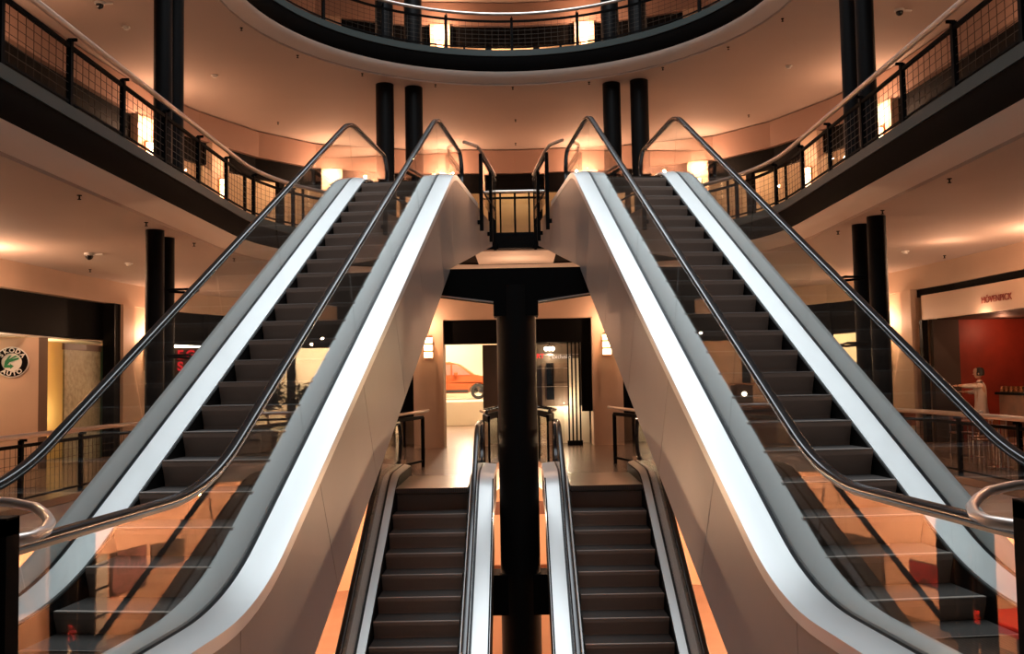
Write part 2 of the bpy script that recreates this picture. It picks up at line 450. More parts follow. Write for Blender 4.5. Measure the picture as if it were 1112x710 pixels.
def lowesc(side, label):
    sx = 1 if side < 0 else -1
    root, deck, sx, line = escalator(side, (side*2.02, 15.157, 0), 0, label, -.21, 1.18, -.16, 1.34, (-.40, -.03), (1.21, 1.60),
        .05, (-8, .12), (-8, .93), -8.6, 2.3, -20, 0, 0, LM, L0, 0, 0, 0, -8.6, hrT=.05, dT=.05, newel_lo=False)
    S = math.tan(R(30))
    for x in (-.38, 1.575):
        MB().rings([[Vector((sx*x, m, z0)), Vector((sx*(x+.02), m, z0)), Vector((sx*(x+.02), m, z1)), Vector((sx*x, m, z1))] for m, z0, z1 in ((-8.6, -.21-8.6*S-1.1, -.21-8.6*S-.02), (.25, -1.15, -.02), (.3, -.6, 0.02), (2.2, -.5, .02))]).build('cladding_panel', 'black', root)
    MB().rings([[Vector((sx*-.36, m, z)), Vector((sx*1.57, m, z)), Vector((sx*1.57, m, z+.04)), Vector((sx*-.36, m, z+.04))] for m, z in ((-8.6, -.21-8.6*S-1.08), (.25, -1.13), (.3, -.58), (2.2, -.48))]).build('underside_panel', 'black', root)
    return root
lowesc(-1, 'lower dark-stepped escalator rising to the middle floor, left of the black column')
lowesc(1, 'lower dark-stepped escalator rising to the middle floor, right of the black column')

# ------------------------------------------------------------------ columns
c = empty('support_column', (0, 15.05, 0), 0, 'thick round black column between the lower escalators, carrying a T-shaped beam', 'column')
MB().lathe([(.32, LM), (.32, 3.2)], 32).build('shaft', 'blackm', c, True)
mb = MB(); pr = [(-1.32, 3.47), (1.32, 3.47), (1.32, 3.06), (.36, 2.93), (.36, 2.7), (-.36, 2.7), (-.36, 2.93), (-1.32, 3.06)]
mb.prism(pr, -.28, .28, lambda x, z, y: Vector((x, y, z))).build('crossbeam', 'black', c)
for s in (-1, 1): MB().bar((s*.36, -.29, 2.925), (s*1.32, -.29, 3.055), .02).build('beam_flange', 'tube', c)
MB().box(-.62, .62, -.25, .25, -2.05, -1.42).build('lower_crossbeam', 'black', c)
def column(x, y, r, z0, z1, label, group=None, tops=()):
    t = empty('round_column', (x, y, 0), 0, label, 'column', group)
    MB().lathe([(r, z0), (r, z1)], 28).build('shaft', 'blackm', t, True)
    for z in tops: MB().lathe([(r+.01, z-.10), (r+.025, z-.10), (r+.025, z), (r+.01, z)], 28).build('collar', 'black', t, True)
    return t
side_tops = (L1-.72, L2-.72)
for s_, sd in ((-1, 'left'), (1, 'right')):
    for z0_, z1_, xa, xb, st in ((LM, L1-.6, 6.20, 6.34 if s_ < 0 else 6.25, 'middle floor'), (L1-.1, L2-.6, 6.07 if s_ < 0 else 6.14, 6.18, 'first gallery'), (L2-.1, 15.1, 6.07, 6.18, 'top gallery')):
        column(s_*xa, 15.7, .155, z0_, z1_, 'black column of the %s %s, nearer one of the side pair' % (sd, st))
        column(s_*xb, 16.55, .155, z0_, z1_, 'black column of the %s %s, farther one of the side pair' % (sd, st))
for x, y, lb in ((-3.34, 23.6, 'outer of the two black columns behind the left escalator top'), (-2.62, 23.9, 'inner of the two black columns behind the left escalator top'),
                 (2.60, 23.9, 'inner of the two black columns behind the right escalator top'), (3.30, 23.7, 'outer of the two black columns behind the right escalator top')):
    column(x, y, .235, L1, 15.1, lb)
# small bracket loops on the side column pairs
for s, lb in ((-1, 'left'), (1, 'right')):
    for z in (3.35, 2.2):
        o = MB().tube([(s*6.1, 16.0, z), (s*5.72, 15.95, z), (s*5.55, 16.0, z-.03), (s*5.75, 16.1, z-.05), (s*6.1, 16.1, z-.02)], .022, 8).build('wall_bracket', 'black', None, True)
        tag(o, '%s black looped bracket on the %s column pair' % ('upper' if z > 3 else 'lower', lb), 'bracket')

# ------------------------------------------------------------------ railings
def railing(name, label, pts, zf, post_ts, inward=.09, h=1.0, mesh_step=.16, group=None, tube_r=.042, cat='railing', tube='tube'):
    """pts: plan polyline along the kerb; handrail stands a little to the void side (given by sign of inward)"""
    root = empty(name, (0, 0, 0), 0, label, cat, group)
    P = [Vector(p) for p in pts]; L = [0]
    for a, b in zip(P, P[1:]): L.append(L[-1]+(b-a).length)
    def ev(t):
        t = max(0, min(L[-1]-1e-6, t))
        for k in range(len(P)-1):
            if L[k] <= t <= L[k+1]:
                d = (P[k+1]-P[k]).normalized(); return P[k]+d*(t-L[k]), d, Vector((-d.y, d.x))
    ts = post_ts(L[-1])
    fine = sorted(set([0, L[-1]]+[x for x in L]))
    for t in ts:
        q, d, n = ev(t); mx = Matrix.Translation((q.x, q.y, zf)) @ Matrix.Rotation(math.atan2(d.y, d.x), 4, 'Z')
        mb = MB().box(-.035, .035, -.03, .03, 0, h-.09, mx); mb.box(-.012, .012, -.09 if inward < 0 else -.02, .02 if inward < 0 else .09, h-.11, h-.07, mx)
        mb.build('post', 'black', root)
    def sw(off, z0, z1, w, nm, m):
        rr = []
        for t in fine:
            q, d, n = ev(t); q2, d2, n2 = ev(min(L[-1]-1e-4, t+1e-3)); q3, d3, n3 = ev(max(0, t-1e-3)); n = (n2+n3).normalized()
            a = q+n*(off-w/2); b = q+n*(off+w/2)
            rr.append([Vector((a.x, a.y, zf+z0)), Vector((b.x, b.y, zf+z0)), Vector((b.x, b.y, zf+z1)), Vector((a.x, a.y, zf+z1))])
        return MB().rings(rr).build(nm, m, root, True)
    sw(0, h-.20, h-.15, .045, 'top_bar', 'black'); sw(0, .07, .10, .03, 'bottom_bar', 'black')
    tp = []
    for t in fine:
        q2, d2, n2 = ev(min(L[-1]-1e-4, t+1e-3)); q3, d3, n3 = ev(max(0, t-1e-3)); n = (n2+n3).normalized(); q = ev(t)[0]+n*inward
        tp.append((q.x, q.y, zf+h-.02))
    MB().tube(tp, tube_r, 10).build('handrail', tube, root, True)
    for a, b in zip(ts, ts[1:]):
        mb = MB(); n = max(2, int((b-a)/mesh_step)); g = MB()
        for j in range(1, n):
            q, d, nn = ev(a+(b-a)*j/n); mb.bar((q.x, q.y, zf+.1), (q.x, q.y, zf+h-.2), .006)
        seg = 3
        for zz in [.1+(h-.3)*i/6 for i in range(1, 6)]:
            for j in range(seg):
                q = ev(a+(b-a)*j/seg)[0]; q2 = ev(a+(b-a)*(j+1)/seg)[0]
                mb.bar((q.x, q.y, zf+zz), (q2.x, q2.y, zf+zz), .006)
        mb.build('wire_mesh', 'wire', root)
    return root
def spacing(first, step):
    def f(L):
        out = []; t = first
        while t < L-.05: out.append(t); t += step
        return out
    return f
rc = void_curve(VR+.06, VC, 4.0, 40)
half = [p for p in rc if p[0] < -2.95]
railing('ring_railing', 'long curved mesh railing of the first gallery, left half, ending behind the left escalator', half, L1+.10, spacing(1.12, 1.535), -.10, .96)
railing('ring_railing', 'long curved mesh railing of the first gallery, right half, ending behind the right escalator', [(-x, y) for x, y in half], L1+.10, spacing(1.12, 1.535), .10, .96)
struct(MB().box(-2.9, 2.9, 20.95, 23.55, L1-.39, L1-.01).build('floor', 'black')); struct(MB().box(-.95, .95, 21.0, 23.4, L1-.43, L1-.395).build('ceiling', 'fascia'))
railing('ring_railing', 'curved railing of the topmost gallery, crossing the top of the picture', rc, L2+.10, spacing(.29, 1.72), -.10, .96)
for s, lb in ((-1, 'left side'), (1, 'right side')):
    pts = [(s*7.5, 6.0), (s*7.5, 16.6), (s*7.1, 18.9), (s*6.05, 20.55), (s*4.65, 21.45), (s*3.3, 21.45)]
    if s > 0: pts = [(x, y) for x, y in pts]
    railing('gallery_railing', 'mesh railing with pale tube along the middle floor, %s' % lb, pts, L0, spacing(.3, 1.9), .10*(1 if s > 0 else -1)*(1), 1.06, .14)
# short rails flanking the top of the lower escalators
for s, lb in ((-1, 'left'), (1, 'right')):
    t = empty('end_railing', (0, 0, 0), 0, 'short black framed glass railing on the %s of the lower escalator landing' % lb, 'railing')
    a = Vector((s*1.97, 19.0, 0)); b = Vector((s*2.34, 17.65, 0))
    for p in (a, b): MB().box(p.x-.035, p.x+.035, p.y-.035, p.y+.035, L0, .93).build('post', 'black', t)
    MB().bar(a+Vector((0, 0, .93)), b+Vector((0, 0, .93)), .05, .07).build('top_bar', 'black', t)
    MB().bar(a+Vector((0, 0, .04)), b+Vector((0, 0, .04)), .04).build('bottom_bar', 'black', t)
    MB().tube([a+Vector((-s*.08, .35, 1.06)), a+Vector((0, 0, 1.05)), b+Vector((0, 0, 1.03)), b+Vector((s*.25, -.1, 1.02))], .03, 10).build('handrail', 'tube', t, True)
    MB().bar(a+Vector((0, 0, .48)), b+Vector((0, 0, .48)), .008, .82).build('glass_panel', 'pane', t)
# rail loop around the slot of the centre column
t = empty('slot_railing', (0, 0, 0), 0, 'faceted black and chrome railing loop behind the thick centre column', 'railing')
lp = [(-.60, 17.56), (-.74, 18.4), (-.48, 20.35), (.48, 20.35), (.74, 18.4), (.60, 17.56)]
MB().tube([(x, y, 1.06) for x, y in lp], .035, 10).build('handrail', 'chrome', t, True)
for (x, y), (x2, y2) in zip(lp, lp[1:]):
    MB().bar((x*.93, y, .93), (x2*.93, y2, .93), .05, .12).build('top_bar', 'black', t)
    MB().bar((x*.93, y, .42), (x2*.93, y2, .42), .008, .85).build('glass_panel', 'pane', t)
for x, y in lp: MB().box(x*.93-.02, x*.93+.02, y-.02, y+.02, L0, .93).build('post', 'black', t)
# landing railings above the tall escalators' inner sides
for s, lb in ((-1, 'left'), (1, 'right')):
    t = empty('landing_railing', (s*UX, 8, 0), UA if s > 0 else -UA, 'black bracketed railing beside the top landing of the %s tall escalator' % lb, 'railing')
    sx = -s; X = sx*1.56
    for m in (10.25, 11.75):
        MB().box(X-.035, X+.035, m-.035, m+.035, 4.62, 6.15).build('post', 'black', t)
        MB().box(min(sx*1.48, X), max(sx*1.48, X), m-.03, m+.03, 4.75, 4.83).build('bracket', 'black', t)
    MB().bar((X, 10.2, 6.13), (X, 12.6, 6.13), .05).build('top_bar', 'black', t)
    MB().bar((X, 10.2, 5.45), (X, 12.6, 5.45), .03).build('middle_bar', 'black', t)
    MB().tube([(sx*1.30, 9.75, 6.28), (X-sx*.05, 10.1, 6.27), (X, 10.5, 6.24), (X, 12.6, 6.24)], .033, 10).build('handrail', 'tube', t, True)
    MB().box(X-.004, X+.004, 10.3, 12.5, 5.2, 6.1).build('glass_panel', 'pane', t)
# near rail ends with curled tube
for s, lb in ((-1, 'left'), (1, 'right')):
    t = empty('curled_rail_end', (0, 0, 0), 0, 'curled copper-toned tube rail end on a black post in the %s foreground' % lb, 'railing')
    cv = [(2.75, 3.60), (2.2, 3.56), (1.86, 3.44), (1.686, 3.286), (1.55, 3.09), (1.445, 2.914), (1.376, 2.753), (1.358, 2.635), (1.389, 2.561), (1.451, 2.511), (1.612, 2.47), (2.75, 2.45)]
    MB().tube([(s*x, y, 1.26) for x, y in cv], .0175, 14).build('handrail', 'tube', t, True)
    e_ = 1.224 if s < 0 else 1.265
    MB().box(min(s*e_, s*(e_+.05)), max(s*e_, s*(e_+.05)), 2.27, 2.33, L0, 1.36).build('post', 'black', t)
    for y in (3.60, 2.45): MB().box(min(s*2.60, s*2.66), max(s*2.60, s*2.66), y-.03, y+.03, L0, 1.25).build('post', 'black', t)
    MB().box(min(s*e_, s*2.66), max(s*e_, s*2.66), 2.27, 2.33, 1.32, 1.365).build('top_bar', 'black', t)
    MB().box(min(s*(e_+.01), s*2.66), max(s*(e_+.01), s*2.66), 2.285, 2.315, 1.10, 1.125).build('middle_bar', 'black', t)
    MB().box(min(s*2.60, s*2.66), max(s*2.60, s*2.66), 2.30, 2.45, 1.20, 1.24).build('bracket', 'black', t)

# ------------------------------------------------------------------ text helper
def text_mesh(s, size, depth=.01, name='lettering', m='black', parent=None, loc=(0, 0, 0), rot=(math.pi/2, 0, 0), bold=0):
    c = bpy.data.curves.new('t', 'FONT'); c.body = s; c.size = size; c.extrude = depth/2; c.align_x = 'CENTER'; c.align_y = 'CENTER'; c.offset = bold
    o = bpy.data.objects.new('t', c); COL.objects.link(o)
    bpy.context.view_layer.update()
    me = bpy.data.meshes.new_from_object(o.evaluated_get(bpy.context.evaluated_depsgraph_get()))
    bpy.data.objects.remove(o); me.materials.clear(); me.materials.append(M[m])
    ob = bpy.data.objects.new(name, me); COL.objects.link(ob); ob.location = loc; ob.rotation_euler = rot
    if parent: ob.parent = parent
    return ob

# ------------------------------------------------------------------ gallery walls
def sy(x, y, s): return (s*x, y)
def tpos(C, x, y): return C.near(x, y)
gapL, gapR = C0.near(-3.3, 30.9), C0.near(3.3, 30.9)
struct(C0.strip('trim_20', 0, gapL, 3.78, 4.36, 0, .3, 'stoneb')); struct(C0.strip('trim_21', gapR, C0.T, 3.78, 4.36, 0, .3, 'stoneb'))
struct(C0.strip('trim_22', 0, gapL, 2.86, 3.78, .22, .5, 'black')); struct(C0.strip('trim_23', C0.near(10.2, 23.7)*0+gapR, C0.near(10.1, 24.6), 2.86, 3.78, .22, .5, 'black'))
for s, a in ((-1, ((-10.22, 23.55), (-10.16, 24.1), (-10.1, 24.6), (-9.78, 25.9))), (1, ((10.22, 23.65), (10.16, 24.15), (10.1, 24.6), (9.78, 25.9)))):
    t = sorted(C0.near(*p) for p in a); n0 = 24+(s > 0)*10
    lo, hi = t[0], t[-1]
    struct(C0.strip('wall_left' if s < 0 else 'wall_right', lo, hi, L0, 3.78, .06, .5, 'stone'))
    struct(C0.strip('trim_%d' % n0, *( (lo, t[1]) if s < 0 else (t[-2], hi)), L0, 3.78, -.10, .06, 'stone'))
# dark back rooms behind the middle floor, warm lit
t = C0.near
for s in (-1, 1):
    a, b = sorted((t(s*9.78, 25.9), t(s*3.3, 30.95)))
    struct(C0.strip('wall_back', a, b, L0, 4.3, 3.0, 3.1, 'wall' if s < 0 else 'cream'))
    for k, (x, y) in enumerate(((9.3, 27.6), (7.9, 29.3), (6.95, 29.75), (5.6, 30.45), (4.2, 30.85), (3.4, 30.95))):
        q, d, n = C0.pt(t(s*x, y)); mx = Matrix.Translation((q.x, q.y, 0)) @ Matrix.Rotation(math.atan2(d.y, d.x), 4, 'Z')
        if k in (0, 1, 4, 5): struct(MB().box(-.12, .12, -.06, .10, L0, 3.78, mx).build('trim_%d' % (40+k+(s > 0)*8), 'black'))
    struct(C0.strip('trim_%d' % (60+s), a, b, 2.86, 3.78, .1, .2, 'black'))

# upper gallery walls
tn = 70
for zf in (L1, L2):
    k = zf-L1
    struct(C1.strip('trim_%d' % tn, 0, C1.T, 8.58+k, 9.36+k, 0, .3, 'strip')); tn += 1
    struct(C1.strip('trim_%d' % tn, 0, C1.T, 7.96+k, 8.58+k, .15, .35, 'black')); tn += 1
    struct(C1.strip('wall_back', 0, C1.T, zf, 9.3+k, 2.2, 2.3, 'wall'))
    bays = [(-9.9, 9), (-9.9, 13), (-9.9, 17), (-9.75, 20.5), (-9.5, 23.3), (-8.55, 26.2), (-7.3, 28.4), (-5.94, 29.5), (-4.2, 30.1), (-2.43, 30.38), (-.8, 30.5)]
    bays = bays+[(-x, y) for x, y in bays[::-1]]
    stonepil = {0, 2, 4, 5, 7, 9, 12, 14, 16, 17, 19, 21}
    ts = [C1.near(*p) for p in bays]
    for i, tt in enumerate(ts):
        q, d, n = C1.pt(tt); mx = Matrix.Translation((q.x, q.y, 0)) @ Matrix.Rotation(math.atan2(d.y, d.x), 4, 'Z')
        if i in stonepil: struct(MB().box(-.33, .33, -.08, .30, zf, 8.58+k, mx).build('trim_%d' % tn, 'stone'))
        else: struct(MB().box(-.10, .10, .05, .25, zf, 8.0+k, mx).build('trim_%d' % tn, 'black'))
        tn += 1
    wn = 1
    for a, b in zip(ts, ts[1:]):
        w_ = C1.strip('window_%d' % wn, a+.34, b-.34, zf+.05, 7.96+k, .18, .19, 'pane'); struct(w_)
        m_ = (a+b)/2; q, d, n = C1.pt(m_, .18)
        MB().box(q.x-.035, q.x+.035, q.y-.035, q.y+.035, zf, 7.96+k).build('mullion', 'black', w_); wn += 1

# ------------------------------------------------------------------ wall lamps
lampc = [0]
def sconce(x, y, z, ang, label, e=70, proto=[None]):
    """faces along direction ang (world angle of the outward-facing front)"""
    def make():
        t = empty('wall_lamp', (0, 0, 0), 0, '', 'lamp')
        MB().box(-.10, .10, -.02, .02, -.30, .30).build('back_plate', 'copper', t)
        for i in range(3):
            MB().box(-.11, .11, -.13, -.03, -.27+.19*i, -.13+.19*i).build('lamp_shade', 'lamp', t, bevel=.01)
        return t
    if proto[0] is None: proto[0] = make(); t = proto[0]
    else: t = copytree(proto[0])
    t.location = (x, y, z); t.rotation_euler = (0, 0, ang+math.pi/2); t['label'] = label
    dx, dy = math.cos(ang), math.sin(ang)
    point('lamp_light', (x+dx*.32, y+dy*.32, z+.62), e, WARM, .08)
    return t
def wallsconce(C, x, y, z, label, e, off=-.12):
    q, d, n = C.pt(C.near(x, y), off); return sconce(q.x, q.y, z, math.atan2(-n.y, -n.x), label, e)
for s, lb in ((-1, 'left'), (1, 'right')):
    wallsconce(C0, s*10.02, 24.95 if s < 0 else 25.1, 2.45, 'glowing wall lamp behind the %s gallery column pair, middle floor' % lb, 80, -.03)
    wallsconce(C0, s*10.6, 17.0, 3.2, 'wall lamp on the middle floor %s wall just outside the picture edge' % lb, 170)
    sconce(s*2.33, 24.08, 2.55, -math.pi/2, 'glowing slatted lamp on the %s pillar of the central portal' % lb, 34)
    wallsconce(C1, s*9.5, 23.3, 7.65, 'wall lamp on the first gallery seen just beside the %s column pair' % lb, 85)
    wallsconce(C1, s*8.55, 26.2, 7.3, 'wall lamp on the narrow pillar of the first gallery, %s rear corner' % lb, 14)
    wallsconce(C1, s*5.94, 29.5, 7.75, 'wall lamp behind the top of the outer handrail of the %s tall escalator' % lb, 110)
    wallsconce(C1, s*2.43, 30.38, 7.95, 'wall lamp on the rear wall just inside the top of the %s tall escalator' % lb, 130)
    wallsconce(C1, s*9.9, 17, 7.6, 'added wall lamp for warm fill on the first gallery, %s side wall near the picture edge' % lb, 30)  # unseen pair, added as warm fill for the gallery
    wallsconce(C1, s*2.43, 30.38, 12.75, 'bright wall lamp of the top gallery beside the %s rear columns' % lb, 90)
    wallsconce(C1, s*8.55, 26.2, 12.7, 'added wall lamp for warm fill on the top gallery, %s rear corner' % lb, 35)  # out of view, added to warm the top gallery
# shop lighting of the galleries
for s in (-1, 1):
    for x, y in ((9.9, 12), (9.9, 16), (9.9, 20), (9.0, 25.5), (6.9, 29.2), (4.0, 30.5)):
        q, d, n = C1.pt(C1.near(s*x, y), 1.0)
        point('shop_or_fill_light', (q.x, q.y, 8.35), 60, (1, .64, .36)); point('shop_or_fill_light', (q.x, q.y, 13.4), 50, (1, .66, .36))
point('shop_or_fill_light', (0, 31.8, 8.35), 34, (1, .74, .36)); point('shop_or_fill_light', (0, 31.8, 13.4), 130, (1, .66, .36))

# ------------------------------------------------------------------ ceiling fittings
def fitting(kind, x, y, z, label, group=None):
    if kind == 'sprinkler':
        o = MB().lathe([(.045, 0), (.045, -.012), (.014, -.014), (.014, -.07), (.035, -.075), (.035, -.085), (.004, -.09)], 10).build('sprinkler', 'black', None, True); cat = 'sprinkler'
    elif kind == 'camera':
        o = empty('security_camera', (0, 0, 0)); cat = 'camera'
        MB().lathe([(.10, 0), (.10, -.04), (.085, -.05)], 18).build('mount', 'white', o, True)
        MB().lathe([(.075, -.05), (.075, -.07), (.06, -.11), (.03, -.135), (.002, -.14)], 18).build('dome', 'rubber', o, True)
        MB().box(.08, .26, -.02, .02, -.045, -.015).build('arm', 'white', o)
    else:
        o = empty('smoke_detector', (0, 0, 0)); cat = 'detector'
        MB().lathe([(.085, 0), (.085, -.025), (.06, -.03)], 18).build('base', 'white', o, True)
        MB().lathe([(.055, -.03), (.05, -.06), (.002, -.065)], 18).build('head', 'white', o, True)
    o.location = (x, y, z); tag(o, label, cat, group)
    if kind == 'sprinkler': o.scale = (.75, .75, .75)
    return o
zc1, zc0 = L2-.70, L1-.70
for x, y in ((-5.86, 19.54), (-5.06, 21.29), (-3.75, 22.65), (-2.0, 23.6), (0, 23.95), (2.0, 23.7), (3.77, 22.69), (5.1, 21.33), (5.9, 19.66)):
    r_ = math.hypot(x, y-18); k = max(1, 6.0/r_); fitting('sprinkler', x*k, 18+(y-18)*k, zc1, 'small dark sprinkler in the arc along the upper ceiling edge', 'sprinklers along the edge of the upper ceiling')
for x, y, lb in ((-6.98, 26.84, 'small dark sprinkler high above the left escalator top, away from the edge arc'), (7.0, 27.06, 'small dark sprinkler high above the right escalator top, away from the edge arc'),
                 (.06, 27.06, 'small dark sprinkler in the middle of the upper ceiling'), (.05, 29.81, 'small sprinkler close to the rear wall under the upper ceiling'),
                 (-6.2, 17.72, 'small sprinkler of the upper ceiling right of the left column pair')):
    fitting('sprinkler', x, y, zc1, lb)
for x, y, lb in ((-7.45, 22.56, 'flat smoke detector right of the left upper columns'), (-8.29, 19.35, 'flat smoke detector below the upper left dome camera'), (6.94, 22.75, 'flat smoke detector left of the right upper columns')):
    fitting('detector', x, y, zc1, lb)
fitting('camera', -8.27, 18.06, zc1, 'dark dome camera on the upper ceiling at top left')
fitting('camera', 8.28, 19.28, zc1, 'dome camera on the upper ceiling at top right')
for x, y in ((-6.05, 12.66), (-6.02, 14.89), (-6.05, 17.19), (-5.98, 19.4)): fitting('sprinkler', x, y, zc0, 'small dark sprinkler along the left lower ceiling edge', 'sprinklers along the left edge of the lower ceiling')
for x, y in ((6.05, 12.68), (6.07, 15.09), (6.08, 17.24)): fitting('sprinkler', x, y, zc0, 'small dark sprinkler along the right lower ceiling edge', 'sprinklers along the right edge of the lower ceiling')
fitting('camera', -8.52, 18.23, zc0, 'dark dome camera on the lower ceiling at the left')
fitting('detector', -8.41, 19.83, zc0, 'flat smoke detector between the left dome camera and the column pair')
fitting('detector', 8.61, 20.28, zc0, 'flat smoke detector right of the right column pair, lower ceiling')
fitting('sprinkler', -9.7, 20.79, zc0, 'sprinkler just below the lower left dome camera, by the wall')
fitting('sprinkler', 9.9, 21.21, zc0, 'sprinkler of the lower ceiling close to the right wall')

# ------------------------------------------------------------------ left shop with the round sign
struct(C0.strip('wall_left', 0, t(-10.4, 21.9)+2, L0, 3.8, 3.2, 3.3, 'cream'))
struct(MB().box(-13.8, -10.7, 10, 24.3, 2.80, 2.84).build('ceiling', 'white'))
bd = empty('display_board', (-10.95, 19.85, 0), R(30), 'tall beige partition board carrying the round sign, left shop', 'board')
MB().box(-1.9, .52, .02, .10, L0, 2.78).build('board', 'stoneb', bd)
MB().box(.52, .70, .0, .12, L0, 2.78).build('edge_post', 'brown', bd)
struct(MB().box(-11.6, -11.5, 20.3, 23.4, L0, 2.8).build('wall_left', mat('yellow_wall', (.80, .52, .22), .6)))
eg = stripes('etched_glass', (.40, .38, .24), (.62, .60, .42), 3, 'Z', .3)
egm = mat('bubbly_glass', (.42, .42, .28), .25, noise=.22, nscale=9, bump=.25, bscale=22)
t_ = empty('etched_glass_panel', (-10.5, 0, 0), 0, 'greenish etched glass panel with bubbles at the right of the left shop', 'glass panel')
MB().box(-.02, .02, 21.22, 23.05, L0, 2.55).build('pane', egm, t_); MB().box(-.03, .03, 21.20, 23.08, 2.55, 2.70).build('top_frame', 'brown', t_)
MB().box(-.03, .03, 23.08, 23.16, L0, 2.7).build('side_frame', mat('green_edge', (.03, .10, .06), .3), t_)
struct(MB().box(-10.5, -10.2, 23.2, 23.56, L0, 3.78).build('trim_30', 'black'))
sg = empty('round_sign', (-10.95, 19.85, 2.24), R(30), 'round sign with a black ring, white letters and a green winged arrow', 'sign')
rx = Matrix.Rotation(math.pi/2, 4, 'X')
def disc(r0, r1, y0, y1, m, name, seg=48):
    mb = MB()
    rings = [[Vector((r*math.cos(2*math.pi*j/seg), y, r*math.sin(2*math.pi*j/seg))) for j in range(seg)] for r, y in ((r0, y1), (r1, y1), (r1, y0), (r0, y0))]
    mb.rings(rings, closed=r0 > 0.001, cap=False); return mb.build(name, m, sg)
disc(.001, .335, -.02, 0, 'white', 'backing_disc'); disc(.195, .31, -.034, -.015, 'black', 'ring'); disc(.001, .185, -.03, -.018, 'white', 'centre_disc')
mb = MB(); arrow = [(-.15, -.12), (-.03, -.12), (-.03, -.15), (.04, -.09), (-.03, -.03), (-.03, -.06), (-.08, -.06), (-.04, .0), (.13, .06), (.14, .10), (.0, .07), (.12, .13), (.06, .14), (-.06, .06), (.0, .15), (-.05, .14), (-.13, .02)]
mb.prism(arrow, -.045, -.03, lambda x, z, y: Vector((x, y, z))).build('winged_arrow', 'green', sg)
for word, mid, stp, flip in (('SKODA', 90, -27, 1), ('AUTO', -90, 24, -1)):
    for i, ch in enumerate(word):
        a = mid+stp*(i-(len(word)-1)/2); ra = R(a)
        l = text_mesh(ch, .135, .012, 'letter', 'white', sg, (.252*math.cos(ra), -.038, .252*math.sin(ra)), (0, 0, 0), .004)
        rotz = -(90-a) if flip > 0 else (a+90)
        l.matrix_local = Matrix.Translation((.252*math.cos(ra), -.038, .252*math.sin(ra))) @ Matrix.Rotation(-R(rotz), 4, 'Y') @ rx
point('shop_or_fill_light', (-12.0, 19.0, 2.2), 60, (1, .70, .42)); point('shop_or_fill_light', (-11.1, 21.6, 2.3), 30, (1, .66, .32)); point('shop_or_fill_light', (-10.2, 18.6, 2.9), 16, (1, .72, .48))  # last one is a fill added in front to brighten the round sign
point('shop_or_fill_light', (-11.0, 22.4, 1.0), 12, (1, .8, .45))

# red sign and shop behind the left column pair
t_ = empty('red_sign', (-10.25, 28.8, 2.05), R(18), 'red lit characters on a dark board behind the left column pair', 'sign')
MB().box(-.9, .6, 0, .05, -.5, .80).build('board', 'brown', t_)
MB().box(-.9, .6, -.02, .0, .80, 1.1).build('white_band', 'lampw', t_)
for i, (x, z, ch) in enumerate(((-.32, .56, 'E'), (-.02, .56, 'G'), (.28, .56, 'E'), (-.32, .2, 'S'), (-.02, .2, 'E'), (.28, .2, 'B'))):
    text_mesh(ch, .38, .02, 'letter', 'red', t_, (x, -.03, z), bold=.012)
point('shop_or_fill_light', (-8.4, 30.0, 3.4), 60, (1, .72, .45)); point('shop_or_fill_light', (-6.8, 31.6, 3.5), 800, (1, .72, .45)); point('shop_or_fill_light', (-6.6, 28.2, 3.3), 30, (1, .62, .35))
# right-hand back shops
point('shop_or_fill_light', (9.6, 29.2, 3.4), 90, (1, .55, .2)); point('shop_or_fill_light', (6.9, 31.6, 3.5), 1000, (1, .76, .50)); point('shop_or_fill_light', (6.6, 28.0, 2.9), 22, (1, .62, .35))

# ------------------------------------------------------------------ central portal and showroom
for s in (-1, 1):
    a, b = sorted((s*2.75, s*1.95)); struct(MB().box(a, b, 24.2, 24.9, L0, 3.26).build('trim_%d' % (31+(s > 0)), 'stone'))
    a, b = sorted((s*2.02, s*1.95)); struct(MB().box(a, b, 24.12, 24.2, L0, 3.26).build('trim_%d' % (33+(s > 0)), 'stoneb'))
    a, b = sorted((s*2.75, s*3.3)); struct(MB().box(a, b, 24.6, 31, L0, 4.36).build('wall_left' if s < 0 else 'wall_right', 'black'))
struct(MB().box(-3.3, 3.3, 24.2, 24.8, 3.26, 4.36).build('trim_35', 'stoneb'))
struct(MB().box(-1.95, 1.95, 24.35, 24.7, 2.63, 3.26).build('trim_36', 'black'))
struct(MB().box(-.42, .42, 24.3, 24.5, L0, 2.63).build('door_1', 'black'))
sr = struct(MB().box(-7, 3.2, 44, 44.2, L0, 6).build('wall_back', 'cream'))
struct(MB().box(-7.1, -7, 31.5, 44, L0, 6).build('wall_left', 'cream'))
struct(MB().box(-.2, -.1, 31, 44, L0, 6).build('wall_right', 'cream'))
struct(MB().box(-7, 3.2, 31.2, 44, 4.2, 4.3).build('ceiling', 'white'))
pl = MB().box(-6.8, -.3, 35.5, 43.8, L0, .84).build('display_plinth', 'cream', None, bevel=.02); tag(pl, 'wide cream plinth under the orange car', 'plinth')
for x, y, e in ((-2.2, 38, 420), (-4.0, 41.8, 260), (-3.5, 33.5, 220), (-1.4, 29, 60), (-1.4, 26.5, 25)): point('shop_or_fill_light', (x, y, 3.9 if y > 30 else 3.4), e, (1, .80, .58), .3)
# dark glazed screen beside the car opening
o = MB().box(-.97, -.46, 25.3, 25.36, L0, 2.63).build('dark_screen', mat('screen_brown', (.13, .085, .06), .15), None); tag(o, 'tall dark brown screen panel right of the car', 'screen')
